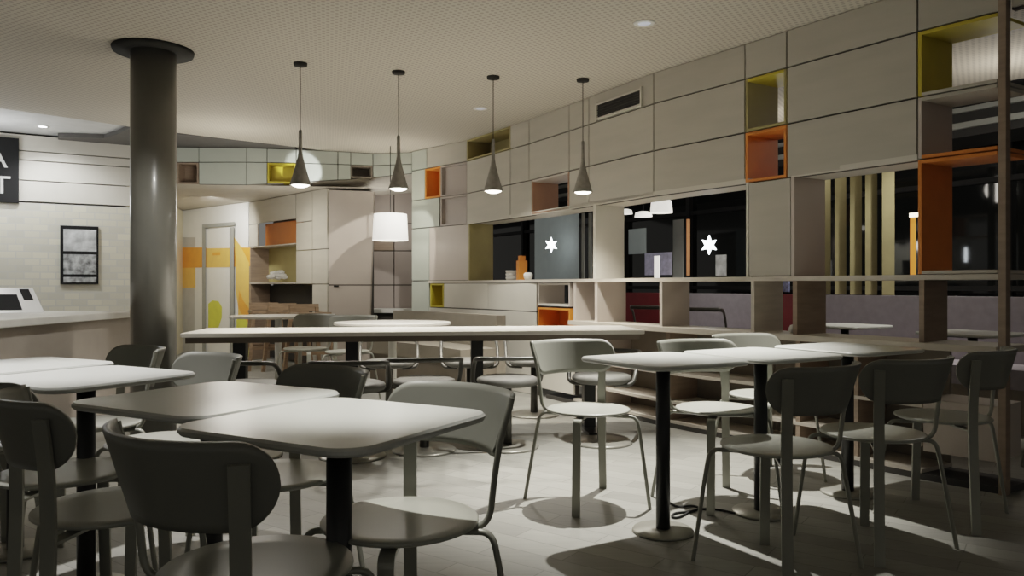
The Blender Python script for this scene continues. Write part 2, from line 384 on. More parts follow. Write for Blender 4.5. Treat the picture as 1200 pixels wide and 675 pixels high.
# ------------------------------------------------------------------ curved band over the recess
BP = [(-4.75,8.93),(-3.93,8.95),(-3.11,9.0),(-2.59,9.1),(-1.95,9.29),(-1.63,9.40),(-1.21,9.30)]
def Bn(px):
    s = (px-CX)/F
    for a, b2 in zip(BP, BP[1:]):
        a = Vector(a); b2 = Vector(b2); d = b2-a; t = (s*a.y-a.x)/(d.x-s*d.y)
        if -.001 <= t <= 1.001: return a+d*t
    return Vector(BP[-1])
bz_x = [120,205,289,344,411,449,486]; bz_z = [2.235,2.238,2.234,2.274,2.34,2.39,2.415]
def bz(px):
    for i in range(len(bz_x)-1):
        if px <= bz_x[i+1]: t = (px-bz_x[i])/(bz_x[i+1]-bz_x[i]); return bz_z[i]*(1-t)+bz_z[i+1]*t
    return bz_z[-1]
def mid_z(px): return 2.49+ (px-205)*.00012
band = sempty('wall_back')
def bpanel(px0, px1, lo, hi, m='panel_green', d0=0, d1=.02, name='panel', g=.005):
    a, b2 = Bn(px0), Bn(px1); d = (b2-a).normalized(); n = Vector((-d.y,d.x)); n = n if n.y > 0 else -n
    a += d*g; b2 -= d*g
    def q(p, px, off, f, s): return Vector((p.x+n.x*off, p.y+n.y*off, f(px)+s))
    bm = new()
    hexa(bm, [q(a,px0,d0,lo,g),q(b2,px1,d0,lo,g),q(b2,px1,d0,hi,-g),q(a,px0,d0,hi,-g)], [q(a,px0,d1,lo,g),q(b2,px1,d1,lo,g),q(b2,px1,d1,hi,-g),q(a,px0,d1,hi,-g)])
    return obj(name, bm, m, band)
top = lambda px: 2.668
for a, b2 in ((130,207),(207,233),(233,289),(289,313),(313,347),(347,396),(396,411),(411,437),(437,484)): bpanel(a, b2, mid_z, top)
for a, b2 in ((130,207),(233,289),(289,313),(347,396),(396,411),(437,484)): bpanel(a, b2, bz, mid_z)

for a, b2 in ((130,207),(207,233),(233,289),(289,313),(313,347),(347,396),(396,411),(411,437),(437,484)): bpanel(a, b2, mid_z, top, 'seam_dark', .024, .03, 'backing', -.001)
for a, b2 in ((130,207),(233,289),(289,313),(347,396),(396,411),(437,484)): bpanel(a, b2, bz, mid_z, 'seam_dark', .024, .03, 'backing', -.001)
def band_cubby(px0, px1, m, lab):
    a, b2 = Bn(px0), Bn(px1); d = (b2-a).normalized(); n = Vector((-d.y,d.x)); n = n if n.y > 0 else -n
    zb = bz((px0+px1)/2)+.004; zt = mid_z(px0)-.004; o = (a+b2)/2
    t = thing('open_cubby', lab, 'cubby', (o.x,o.y,zb), math.atan2(d.y,d.x), 'coloured open cubbies in the curved band'); w = (b2-a).length-.01; h = zt-zb
    for nm, c, s in (('side_panel',(-w/2+.008,.11,h/2),(.016,.22,h)),('side_panel',(w/2-.008,.11,h/2),(.016,.22,h)),('top_panel',(0,.11,h-.008),(w-.033,.22,.016)),('bottom_panel',(0,.11,.008),(w-.033,.22,.016)),('back_panel',(0,.21,h/2),(w-.033,.01,h-.034))):
        bm = new(); bx(bm, c, s); obj(nm, bm, m, t)
band_cubby(207, 233, 'shelf_brown', 'brown open cubby in the pale green band, next to the big round column')
band_cubby(313, 347, 'yellow', 'bright yellow cubby in the pale green band, just behind the first cone lamp')
band_cubby(411, 437, 'shelf_back', 'dark empty cubby in the pale green band, between the first two cone lamps')

# ------------------------------------------------------------------ recess under the band: return wall, mural wall, cabinet, soffit
R0, R1, R2, R3 = (-4.37,8.91), (-5.21,12.15), (-3.74,10.9), (-2.25,9.31)
M0 = (-4.98,12.02)
bm = new(); prism(bm, [R0,R1,(R1[0]-.1,R1[1]),(R0[0]-.1,R0[1])], 0, 2.235); struct('wall_return', bm, 'cream')
mw = sempty('wall_mural')
bm = new(); prism(bm, [R1,R2,(R2[0]+.06,R2[1]+.08),(R1[0]+.06,R1[1]+.08)], 0, 2.24); obj('surface', bm, 'mural_white', mw)
def decal(name, pts, m, a, b2, parent, off=.006, lab=None):
    P1 = [onplane(px,py,a,b2,off) for px,py in pts]; P2 = [onplane(px,py,a,b2,.0005) for px,py in pts]
    bm = new(); hexa(bm, P1, P2); return obj(name, bm, m, parent, lab)
decal('mural_stripe', [(210,290),(293,290),(293,312),(210,314)], 'mural_orange', R1, R2, mw, .006, 'orange stripe')
decal('mural_patch', [(210,278),(229,278),(229,290),(210,290)], 'mural_grey', R1, R2, mw, .004)
decal('mural_patch', [(210,314),(229,313),(229,337),(210,338)], 'mural_amber', R1, R2, mw, .004)
decal('mural_patch', [(210,338),(228,337),(228,418),(210,420)], 'mural_grey', R1, R2, mw, .004)
decal('mural_curve', [(274,278),(281,287),(287,298),(292,308),(292,418),(279,418),(279,360),(276,340),(276,300)], 'mural_amber', R1, R2, mw, .008, 'amber curved shape')
decal('mural_curve', [(280,340),(285,352),(292,362),(292,395),(284,370),(279,360)], 'mural_orange', R1, R2, mw, .010)
decal('mural_curve', [(277,375),(284,368),(292,380),(292,418),(277,418)], 'mural_green', R1, R2, mw, .012)
dr = sempty('door_1')
def dpoly(name, pts, m, off): 
    P1 = [onplane(px,py,R1,R2,off) for px,py in pts]; P2 = [onplane(px,py,R1,R2,.003) for px,py in pts]
    bm = new(); hexa(bm, P1, P2); return obj(name, bm, m, dr)
dpoly('door_frame', [(237,430),(237,263),(275,260),(275,264),(241,267),(241,430)], 'frame_grey', .035)
dpoly('door_frame', [(269.5,430),(269.5,266),(274,266),(274,430)], 'frame_grey', .035)
dpoly('door_leaf', [(241.5,428),(241.5,269),(269,267),(269,428)], 'mural_white', .014)
dpoly('door_stripe', [(241.5,291),(269,290.5),(269,313),(241.5,313.5)], 'mural_amber', .018)
dpoly('door_sign', [(249,296),(258,295.6),(258,299),(249,299.4)], 'mural_orange', .022)
dpoly('door_patch', [(244,384),(244,356),(249,352),(256,353),(260,360),(260,372),(256,384)], 'mural_green', .018)

# cabinet wall right of the mural (a built-in cupboard with open niches)
ca = thing('built_in_cabinet', 'tall pale built-in cabinet with an orange niche and dark open bay beside the mural', 'cabinet')
def cpan(name, px0, px1, y0, y1, m, off=0.0, dep=.02, parent=None, lab=None):
    """y0,y1: rows at the far (left) edge given at z via column 338"""
    a, b2 = onplane(px0,300,R2,R3), onplane(px1,300,R2,R3)
    d = Vector((R3[0]-R2[0],R3[1]-R2[1])).normalized(); n = Vector((-d.y,d.x)); n = n if n.y > 0 else -n
    A = Vector((a.x,a.y))+d*.005; B = Vector((b2.x,b2.y))-d*.005
    bm = new(); prism(bm, [A-n*off,B-n*off,B+n*dep,A+n*dep], y0+.005, y1-.005); return obj(name, bm, m, parent or ca, lab)
cz = lambda py, px: onplane(px,py,R2,R3).z
zt_ = 2.235; zA = cz(262,303); zB = cz(287,320); zC = cz(333,330); zE = 1.03
cpan('panel', 292, 346.5, zA, zt_, 'panel')
cpan('panel', 292, 302, zB, zA, 'panel')
for p0, p1 in ((347,366),(366,383.5)):
    for z0, z1 in ((1.86,zt_),(1.50,1.86),(zC,1.50)) if p0 == 347 else ((0,zC),(1.50,zt_),(zC,1.50)): cpan('door', p0, p1, z0, z1, 'panel')
cpan('panel', 292, 383, 0.0, 2.235, 'shelf_back', -.36, .38)
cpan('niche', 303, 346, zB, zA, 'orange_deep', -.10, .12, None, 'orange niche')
cpan('niche_bay', 293, 346, zC+.03, zB, 'olive', -.27, .29)
cpan('shelf', 292, 346.5, zC-.0, zC+.03, 'shelf_wood', .0, .3)
cpan('shelf', 292, 346.5, zB-.02, zB+.004, 'shelf_wood', .0, .3)
cpan('panel', 292, 294, 0, zB, 'shelf_brown', .0, .3)
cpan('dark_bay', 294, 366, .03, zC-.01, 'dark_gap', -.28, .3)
p = onplane(320,325,R2,R3,-.12)
bm = new(); cc = aty(327, 331, p.y); zz = zC+.028
for k in range(11):
    a = random.uniform(0,6.28); r = random.uniform(.02,.15)
    bmesh.ops.create_icosphere(bm, subdivisions=1, radius=random.uniform(.035,.06), matrix=Matrix.Translation((cc.x+r*math.cos(a),cc.y+.3*r*math.sin(a),zz+.06+(.12*random.random()*(1-r/.2)))) @ Matrix.Rotation(a,4,'X') @ Matrix.Diagonal((1.5,.7,.8,1)))
tag(obj('paper_flowers', bm, 'paper_white'), 'small heap of crumpled white paper flowers on the cabinet shelf', 'decoration')

# cabinet block face and passage
bk = sempty('wall_block')
BA, BB = R3, (-1.655,9.36)
for y0, y1 in ((224,334),(334,460)):
    a = [onplane(385,y0-2 if y0 < 300 else y0,BA,BB), onplane(438.5 if y0 < 300 else 435,y0,BA,BB), onplane(435 if y0 < 300 else 432,min(y1,434),BA,BB), onplane(385,min(y1,434),BA,BB)]
    for v_ in a:
        v_.z = max(v_.z, 0)
    sh = .006
    a[0] += Vector((.004,0,-sh)); a[1] += Vector((-.004,0,-sh)); a[2] += Vector((-.004,0,sh)); a[3] += Vector((.004,0,sh))
    bm = new(); hexa(bm, a, [q+Vector((.01,.03,0)) for q in a]); obj('panel', bm, 'panel_pink', bk)
bm = new(); prism(bm, [(-2.24,9.36),(-1.72,9.41),(-1.78,9.9),(-2.2,9.9)], 0, 2.19); obj('backing', bm, 'seam_dark', bk)
bm = new(); q = onplane(394,335.5,BA,BB,.008); bx(bm, q, (.06,.014,.016)); obj('handle', bm, 'black', bk)
pw = sempty('wall_passage')
bm = new(); bx(bm, (-1.65,10.63,1.2), (1.8,.06,2.5)); obj('backing', bm, 'seam_dark', pw)
for x0,x1 in ((435,462),(462,492)):
    for y0,y1 in ((222,262),(262,294),(294,334),(334,362)):
        a, b2 = aty(x0,y0,10.58), aty(x1,y1,10.58)
        bm = new(); bx(bm, ((a.x+b2.x)/2,10.58,(a.z+b2.z)/2), (b2.x-a.x-.014,.03,a.z-b2.z-.014)); obj('panel', bm, 'mauve' if not (y0 == 262 and x0 == 435) else 'shelf_brown', pw)
a = aty(430,364,10.3); b2 = aty(490,364,10.3)
sb_ = thing('sideboard', 'low sideboard with bright white top at the back of the passage under the drum lamp', 'sideboard', ((a.x+b2.x)/2,10.33,0))
bm = new(); bx(bm, (0,0,a.z), (b2.x-a.x,.42,.05)); obj('top', bm, 'white', sb_)
bm = new(); bx(bm, (0,.02,(a.z-.026)/2), (b2.x-a.x-.04,.36,a.z-.026)); obj('body', bm, 'seam_dark', sb_)
# soffit over the recess
bm = new()
f = [Bn(px) for px in (120,205,289,344,411,449,486)]; fz = [bz(px)+.003 for px in (120,205,289,344,411,449,486)]
bk_ = [(-6,12.6),(-5.3,12.6),(-4.3,12.0),(-3.5,11.2),(-2.2,9.9),(-1.7,10.7),(-.8,10.7)]; bkz = [2.25,2.25,2.25,2.25,2.27,2.3,2.35]
lo = [bm.verts.new((p.x,p.y+.03,z)) for p,z in zip(f,fz)]; hi = [bm.verts.new((p[0],p[1],z)) for p,z in zip(bk_,bkz)]
for i in range(6): bm.faces.new((lo[i],lo[i+1],hi[i+1],hi[i]))
struct('ceiling_recess', bm, 'soffit')
bm = new(); bx(bm, (-3.4,11.6,2.9),(6,4.4,.05)); struct('roof', bm, 'seam_dark')

# ------------------------------------------------------------------ left back wall
LA, LB = (-7.9,6.842), (-4.37,8.89)
d = (Vector(LB)-Vector(LA)); Ld = d.length; d.normalize(); lrz = math.atan2(d.y,d.x)
wl = sempty('wall_left'); wl.location = (LA[0],LA[1],0); wl.rotation_euler = (0,0,lrz)
ztile = 1.955
bm = new(); bx(bm, (Ld/2,.05,ztile/2), (Ld,.1,ztile)); obj('tiling', bm, 'tile', wl)
for z0,z1 in ((1.97,2.20),(2.20,2.42),(2.42,2.52),(2.52,2.70)):
    bm = new(); bx(bm, (Ld/2,.04,(z0+z1)/2), (Ld,.06,z1-z0-.012)); obj('panel', bm, 'panel_pale', wl)
bm = new(); bx(bm, (Ld/2,.10,2.33), (Ld,.04,.8)); obj('backing', bm, 'seam_dark', wl)
def lw(px, py, off=0): return onplane(px,py,LA,LB,off)
# menu sign: black board with pale letters
a, b2 = lw(-46,163,.04), lw(22,238,.04)
sg = thing('menu_sign', 'dark sign board with large pale capital letters above the tiled wall', 'sign', ((a.x+b2.x)/2,(a.y+b2.y)/2,0), lrz)
a2 = Vector((b2.x-a.x,b2.y-a.y)).length; zt = lw(22,163).z; zb = lw(22,238).z
bm = new(); bx(bm, (0,.012,(zt+zb)/2), (a2,.05,zt-zb)); brd = obj('board', bm, 'board_black', sg)
def letter(ch, x, z, size, parent):
    cu = bpy.data.curves.new('lettering', 'FONT'); cu.body = ch; cu.size = size; cu.extrude = .004; cu.align_x = 'RIGHT'
    o = bpy.data.objects.new('lettering', cu); C.objects.link(o); o.parent = parent; o.location = (x,-.018,z); o.rotation_euler = (math.pi/2,0,0)
    me = bpy.data.meshes.new_from_object(o); me.materials.clear(); me.materials.append(M['letter'])
    q = bpy.data.objects.new('lettering', me); C.objects.link(q); q.parent = parent; q.location = o.location; q.rotation_euler = o.rotation_euler
    bpy.data.objects.remove(o)
letter('A', a2/2-.10, zb+.37, .30, brd); letter('T', a2/2-.07, zb+.09, .27, brd)
# framed pictures
a, b2 = lw(70.5,264,.03), lw(115.5,333,.03)
pf = thing('picture_frame', 'black frame holding three stacked grey pictures on the tiled wall', 'picture', ((a.x+b2.x)/2,(a.y+b2.y)/2,(a.z+b2.z)/2), lrz)
w = Vector((b2.x-a.x,b2.y-a.y)).length; h = a.z-b2.z
bm = new(); bx(bm, (0,.014,0), (w,.02,h)); frm = obj('frame', bm, 'board_black', pf)
for z0,z1 in ((.06,.435),(.49,.83),(.88,.97)):
    bm = new(); bx(bm, (.005,.002,h/2-h*(z0+z1)/2), (w*.86,.006,h*(z1-z0))); obj('picture', bm, 'print_grey' if z0 > .1 else 'print_pale', frm)

# ------------------------------------------------------------------ serving counter and till
ct = thing('service_counter', 'long serving counter with pale top and taupe front beside the round column', 'counter', (-3.0,0,0))
bm = new(); bx(bm, (-.72,3.9,.41), (1.36,4.5,.78)); obj('counter_front', bm, 'counter_front', ct)
bm = new(); slab(bm, [(.0,1.6),(.0,6.22),(-1.45,6.22),(-1.45,1.6)], .802, .85, .006); obj('counter_top', bm, 'counter_top', ct)
tl = thing('till', 'white angled till with a black screen on the serving counter', 'till', (-3.76,5.72,.8505), .57)
bm = new(); hexa(bm, [(-.30,-.12,0),(.235,-.12,0),(.16,-.02,.185),(-.30,-.02,.185)], [(-.30,.2,0),(.235,.2,0),(.16,.2,.185),(-.30,.2,.185)]); hsg = obj('housing', bm, 'white_gloss', tl)
def onslope(x, z, e): return (x, -.12+.10*z/.185-e*.88, z+e*.475)
def quad(bm, x0,x1,z0,z1,e,sk=0): hexa(bm, [onslope(x0,z0,e),onslope(x1,z0,e),onslope(x1-sk,z1,e),onslope(x0-sk,z1,e)], [onslope(x0,z0,.0005),onslope(x1,z0,.0005),onslope(x1-sk,z1,.0005),onslope(x0-sk,z1,.0005)])
bm = new(); quad(bm, -.28,.095,.022,.135,.005,.035); obj('screen', bm, 'black', hsg)
bm = new(); quad(bm, .105,.165,.095,.172,.008,.03); obj('card_reader', bm, 'black', hsg)

# ------------------------------------------------------------------ column
cx, cy = -2.46, 5.27
col = sempty('column'); col.location = (cx,cy,0)
bm = new(); lathe(bm, [(0,0),(.146,0),(.146,2.665),(0,2.665)], 48); obj('shaft', bm, 'column_grey', col)
bm = new(); lathe(bm, [(.147,2.645),(.255,2.645),(.262,2.668),(.147,2.668)], 48); obj('collar', bm, 'collar_dark', col)

# ------------------------------------------------------------------ chairs
CH_W = .038
def chair(kind):
    sx = 1 if kind == 'R' else -1
    def P(ang, r, z): a = ang*D2R; return Vector((sx*r*math.cos(a), r*math.sin(a), z))
    t = thing('cafe_chair', '', 'chair', (0,0,0), 0, 'grey round-seated cafe chairs')
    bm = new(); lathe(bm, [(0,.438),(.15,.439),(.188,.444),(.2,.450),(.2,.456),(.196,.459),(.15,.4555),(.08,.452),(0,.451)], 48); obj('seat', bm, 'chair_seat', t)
    # wrapped back: cut square at one end, half round at the other
    A0, A1, R, h, zc = 221.0, 331.0, .262, .168, .690
    arc = (A1-A0)*D2R*R; n = 34; nv = 9
    bm = new(); grid = []
    for i in range(n+1):
        u = i/n; u = 1-(1-u)**1.5 if u > 0 else 0
        s = u*arc; dd = arc-s; hr = h/2
        hh = hr if dd >= hr else math.sqrt(max(hr*hr-(hr-dd)**2, 1e-6))
        zl, zh = zc-hh, zc+hh
        if s < .07: zl += .022*(1-s/.07)**2
        row = []
        for j in range(nv+1):
            z = zl+(zh-zl)*j/nv; rr = R+(z-zc)*(.16+.16*(1-u))
            row.append(bm.verts.new(P(A0+(A1-A0)*u, rr, z)))
        grid.append(row)
    fs = []
    for i in range(n):
        for j in range(nv):
            f_ = bm.faces.new((grid[i][j],grid[i+1][j],grid[i+1][j+1],grid[i][j+1])); f_.smooth = True; fs.append(f_)
    bmesh.ops.remove_doubles(bm, verts=bm.verts, dist=.0004)
    bmesh.ops.recalc_face_normals(bm, faces=bm.faces)
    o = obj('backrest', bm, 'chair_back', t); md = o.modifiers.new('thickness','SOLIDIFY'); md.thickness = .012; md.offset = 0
    # flat rear post up the outside of the back
    ar = 316; tang = P(ar+90,1,0)
    bm = new(); strip(bm, smooth_path([P(ar,.285,0),P(ar,.262,.30),P(ar,.255,.45),P(ar,.262,.60),P(ar,.286,.735)],2), tang, CH_W, .010); 
    strip(bm, [P(ar,.10,.432),P(ar,.256,.432)], tang, CH_W, .008); obj('leg', bm, 'chair_metal', t)
    # flat front leg, bent in under the seat
    af = 134; tang = P(af+90,1,0)
    bm = new(); strip(bm, smooth_path([P(af,.245,0),P(af,.226,.38),P(af,.222,.434),P(af,.17,.434),P(af,.06,.434)],3), tang, CH_W, .010); obj('leg', bm, 'chair_metal', t)
    # tubular legs
    for ag, rf in ((218,.315),(47,.300)):
        bm = new(); tube(bm, smooth_path([P(ag,.05,.428),P(ag,.17,.428),P(ag,.235,.43),P(ag,.252,.36),P(ag,rf,.0)],3), .0085); obj('leg', bm, 'chair_metal', t)
    bm = new(); tube(bm, smooth_path([P(221,.10,.430),P(221,.185,.432),P(220.5,.230,.455),P(220,.238,.54),P(220,.255,.66),P(220,.281,.745),P(220,.285,.768)],3), .0085); obj('back_tube', bm, 'chair_metal', t)
    return t
chR, chL = chair('R'), chair('L')
used = {'R':False,'L':False}
def put_chair(x, y, facing, kind, label):
    src = chR if kind == 'R' else chL; rz = (facing-90)*D2R
    if not used[kind]:
        used[kind] = True; src.location = (x,y,0); src.rotation_euler = (0,0,rz); src['label'] = label; return src
    return dup(src, (x,y,0), rz, label)
put_chair(-.285,1.96,226,'R','grey chair behind the nearest table, its whole seat visible beside the black pole')
put_chair(-.54,1.63,56,'R','dark backed chair in front of the nearest table, largest chair back in view')
put_chair(-1.08,2.09,38,'R','dark chair at the table edge, seen side-on next to the largest chair back')
put_chair(-1.43,2.46,46,'R','chair with reddish rounded back, half hidden behind the side-on dark chair')
put_chair(-1.82,3.33,226,'R','grey chair standing between the brightly lit tables and the round column')
put_chair(-1.34,2.94,226,'R','grey chair at the foot of the column, behind the lit table tip')
put_chair(-.75,2.43,226,'R','grey chair whose back shows above the dim second table')
put_chair(-2.05,2.87,46,'R','chair tucked under the lit white table nearest the serving counter, seat edge only')
put_chair(.37,3.72,295,'L','pale chair standing alone in full light, facing the small table')
put_chair(1.0,3.74,292,'L','white lit seat chair between the first two small tables, back under the counter')
put_chair(1.40,4.22,295,'L','pale chair with back against the counter, behind the second small table')
put_chair(.985,2.87,125,'L','dim chair nearest the viewer in front of the pair of joined small tables')
put_chair(1.468,3.13,116,'L','dim grey chair in front of the third small table, its back overlapping the table tip')
put_chair(1.972,3.52,133,'L','dim chair turned sideways at the end of the row beside the metal upright')

# ------------------------------------------------------------------ pedestal tables
tb = thing('pedestal_table', '', 'table', (0,0,0), 0, 'small square pedestal tables')
bm = new(); slab(bm, rsquare((.54,.54),.075,10), .721, .740, .006); obj('table_top', bm, 'table_top', tb)
bm = new(); bx(bm, (0,0,.714), (.26,.26,.013)); obj('mount_plate', bm, 'pole_black', tb)
bm = new(); lathe(bm, [(0,.012),(.030,.012),(.030,.707),(0,.707)], 28); obj('pole', bm, 'pole_black', tb)
bm = new(); lathe(bm, [(0,0),(.128,0),(.131,.006),(.126,.013),(.032,.017),(.0,.017)], 40); obj('base', bm, 'stool_base', tb)
first = True
for x, y, rz, lab in ((-.405,1.80,-29,'nearest square table with pale glowing top on a black pole'),
        (-.845,2.16,-29,'dim grey square table pushed up against the nearest table'),
        (-1.475,2.66,-29,'brightly lit white square table in front of the column, the nearer of two'),
        (-1.96,3.03,-29,'brightly lit white table behind another lit table, near the serving counter'),
        (.645,3.28,30,'pale small table beside the lone lit chair, round base in full view'),
        (1.15,3.55,30,'pale small table in the middle of a row of three'),
        (1.70,3.89,30,'pale small table nearest the shelf wall, last of the row of three')):
    if first: tb.location = (x,y,0); tb.rotation_euler = (0,0,rz*D2R); tb['label'] = lab; first = False
    else: dup(tb, (x,y,0), rz*D2R, lab)

pts = [atz(x,y,.006) for x,y in ((783,588),(795,595),(812,592),(822,596),(806,600),(790,601),(786,606),(796,607),(812,597),(838,596),(872,604))]
bm = new(); tube(bm, smooth_path(pts,2), .005, 8); tag(obj('floor_cable', bm, 'black'), 'thin black cable lying on the floor between two table bases', 'cable')

# ------------------------------------------------------------------ communal table
cm = thing('communal_table', 'long communal table with pale top on black legs running up to the shelf wall', 'table', (-.65,5.47,0), 7*D2R)
bm = new(); slab(bm, rsquare((3.1,.66),.03,4), .715, .742, .004); obj('table_top', bm, 'communal_top', cm)
bm = new(); bx(bm, (0,0,.695), (3.04,.60,.038)); obj('apron', bm, 'communal_side', cm)
for x in (-1.24,-.48,.40,1.22):
    bm = new(); bx(bm, (x,0,.35), (.085,.085,.652)); bx(bm, (x,0,.012), (.12,.55,.024)); obj('leg', bm, 'pole_black', cm)

# ------------------------------------------------------------------ loop-backed stools
st = thing('loop_stool', '', 'stool', (0,0,0), 0, 'round swivel stools with bent tube backs')
bm = new(); lathe(bm, [(0,.405),(.17,.405),(.195,.415),(.2,.435),(.195,.452),(.17,.462),(0,.466)], 36); obj('seat', bm, 'stool_seat', st)
bm = new(); lathe(bm, [(0,.014),(.03,.014),(.028,.404),(0,.404)], 20); obj('pole', bm, 'stool_tube', st)
bm = new(); lathe(bm, [(0,0),(.20,0),(.205,.006),(.19,.016),(.035,.024),(0,.024)], 36); obj('base', bm, 'stool_base', st)
bm = new(); tube(bm, smooth_path([(-.10,.06,.398),(-.215,.04,.40),(-.228,.0,.46),(-.228,-.10,.58),(-.225,-.21,.60),(-.16,-.255,.60),(.16,-.255,.60),(.225,-.21,.60),(.228,-.10,.58),(.228,0,.46),(.215,.04,.40),(.10,.06,.398)],3), .014, 10); obj('back_loop', bm, 'stool_tube', st)
first = True
def put_stool(x, y, rz, lab):
    global first
    if first: first = False; st.location = (x,y,0); st.rotation_euler = (0,0,rz*D2R); st['label'] = lab; return
    dup(st, (x,y,0), rz*D2R, lab)
put_stool(-.98,4.72,4,'loop stool on the near side of the communal table, in front of its second leg')
put_stool(-.56,4.90,8,'loop stool at the communal table, directly above the nearest chair back')
put_stool(-.03,5.00,10,'loop stool at the communal table, partly behind the lone lit chair')
put_stool(.60,5.14,160,'loop stool with grey cushion seen through the lone lit chair')
put_stool(-.98,6.12,190,'loop stool across the communal table, below the white drum lamp')
put_stool(-.34,6.18,186,'loop stool across the communal table, in front of the curved bench')
put_stool(.18,6.25,184,'loop stool across the communal table, near the orange bay')
put_stool(-1.62,4.72,-8,'loop stool near the communal table end by the wooden high chairs')

# ------------------------------------------------------------------ back area furniture
t2 = thing('round_table', 'white topped table standing beyond the communal table, below the drum lamp', 'table', (-1.03,6.62,0))
bm = new(); slab(bm, [(.50*math.cos(a*D2R),.40*math.sin(a*D2R)) for a in range(0,360,10)], .715, .74, .004); obj('table_top', bm, 'communal_top', t2)
bm = new(); lathe(bm, [(0,.01),(.035,.01),(.035,.71),(0,.71)], 20); obj('pole', bm, 'white', t2)
bm = new(); lathe(bm, [(0,0),(.24,0),(.24,.012),(0,.016)], 30); obj('base', bm, 'stool_base', t2)
t3 = dup(t2, (-2.45,8.05,0), 0, 'narrow pale table standing in front of the dark cabinet bay')
for x, y, f_, lab in ((-1.98,7.35,250,'grey chair beyond the communal table, in front of the cabinet'),(-1.50,7.0,262,'grey chair beside the far white table, in front of the pink block wall')):
    put_chair(x, y, f_, 'R', lab)
hc = thing('high_chair', '', 'high chair', (0,0,0), 0, 'wooden high chairs')
for sx in (-1,1):
    for sy in (-1,1):
        bm = new(); strip(bm, [(sx*.22,sy*.22,0),(sx*.155,sy*.15,.74 if sy < 0 else .80)], (1,0,0), .04, .035); obj('leg', bm, 'wood_brown', hc)
bm = new(); bx(bm, (0,0,.50), (.30,.28,.025)); obj('seat', bm, 'wood_brown', hc)
bm = new(); bx(bm, (0,-.165,.725), (.36,.06,.035)); bx(bm, (-.175,0,.725), (.035,.36,.035)); bx(bm, (.175,0,.725), (.035,.36,.035)); obj('arm_rail', bm, 'wood_brown', hc)
bm = new(); bx(bm, (0,.165,.79), (.36,.03,.09)); bx(bm, (0,.175,.66), (.30,.02,.05)); obj('backrest', bm, 'wood_brown', hc)
bm = new(); bx(bm, (0,-.20,.28), (.38,.03,.035)); bx(bm, (0,.2,.28), (.38,.03,.035)); obj('stretcher', bm, 'wood_brown', hc)
hl = ['brown wooden high chair closest to the mural edge','brown wooden high chair in the middle of three before the dark bay','brown wooden high chair nearest the pale cabinet doors']
for i, (x, y, r) in enumerate(((-3.12,9.72,25),(-2.73,9.35,40),(-2.36,8.95,38))):
    if i == 0: hc.location = (x,y,0); hc.rotation_euler = (0,0,r*D2R); hc['label'] = hl[0]
    else: dup(hc, (x,y,0), r*D2R, hl[i])
# curved bench
cb_ = thing('curved_bench', 'curved upholstered beige bench before the white wall panels', 'bench', (0,0,0))
def bcurve(off, n=20):
    A, B_, K = Vector((-1.28,8.78)), Vector((-.06,7.30)), Vector((-.56,8.16)); out = []
    for k in range(n+1):
        t = k/n; p = A*(1-t)**2+K*2*t*(1-t)+B_*t*t; d = (K-A)*2*(1-t)+(B_-K)*2*t; d.normalize(); out.append(p+Vector((d.y,-d.x))*off)
    return out
bm = new(); prism(bm, bcurve(.0)+bcurve(.10)[::-1], 0, .77); obj('backrest', bm, 'banquette', cb_)
bm = new(); prism(bm, bcurve(.102)+bcurve(.48)[::-1], .32, .46); obj('seat', bm, 'banquette', cb_)
bm = new(); prism(bm, bcurve(.104)+bcurve(.43)[::-1], 0, .318); obj('base', bm, 'shelf_back', cb_)

# ------------------------------------------------------------------ lamps
pdl = thing('cone_pendant', '', 'pendant lamp', (0,0,0), 0, 'small concrete cone pendants over the communal table')
zb = 1.78-ZC
bm = new(); lathe(bm, [(0,-.022),(.048,-.020),(.05,-.001),(0,-.001)], 28); obj('canopy', bm, 'collar_dark', pdl)
bm = new(); tube(bm, [(0,0,-.02),(0,0,zb+.40)], .0032, 8); obj('cord', bm, 'black', pdl)
bm = new(); lathe(bm, [(0,zb+.405),(.010,zb+.404),(.0125,zb+.395),(.0135,zb+.25),(.020,zb+.205),(.034,zb+.15),(.056,zb+.07),(.076,zb+.004),(.076,zb),(.072,zb),(.053,zb+.07),(.030,zb+.15),(.010,zb+.20),(0,zb+.21)], 36); shd = obj('lamp_shade', bm, 'concrete', pdl)
bm = new(); lathe(bm, [(0,zb-.016),(.03,zb-.013),(.055,zb-.004),(.069,zb+.008),(.062,zb+.026),(0,zb+.026)], 30); obj('bulb', bm, 'lamp_disc', shd, 'glowing white bulb disc')
PEND = []
pl = ['cone pendant lamp nearest the round column, before the yellow cubby','cone pendant lamp second along from the column, above the drum lamp','cone pendant lamp third along from the column, below the ochre cubby','cone pendant lamp farthest from the column, beside the air vent']
for i, (px, py) in enumerate(((352,74),(467,83.5),(578,89.5),(683,92.5))):
    p = atz(px, py, ZC); PEND.append(p)
    if i == 0: pdl.location = p; pdl['label'] = pl[0]
    else: dup(pdl, p, 0, pl[i])
dl = thing('drum_lamp', 'large white drum shade lamp hanging at the mouth of the passage', 'pendant lamp', (-1.41,8.9,1.73))
bm = new(); lathe(bm, [(.205,-.155),(.19,.15),(.186,.15),(.20,-.155)], 40); lathe(bm, [(0,-.12),(.195,-.12),(.195,-.115),(0,-.115)], 40); obj('lamp_shade', bm, 'drum_shade', dl)
bm = new(); tube(bm, [(0,0,-.114),(0,0,.94)], .004, 8); obj('cord', bm, 'black', dl)
dwn = thing('downlight', '', 'ceiling light', (0,0,0), 0, 'recessed ceiling downlights')
bm = new(); lathe(bm, [(.04,-.006),(.062,-.006),(.066,-.0005),(.04,-.0005)], 30); obj('trim_ring', bm, 'white', dwn)
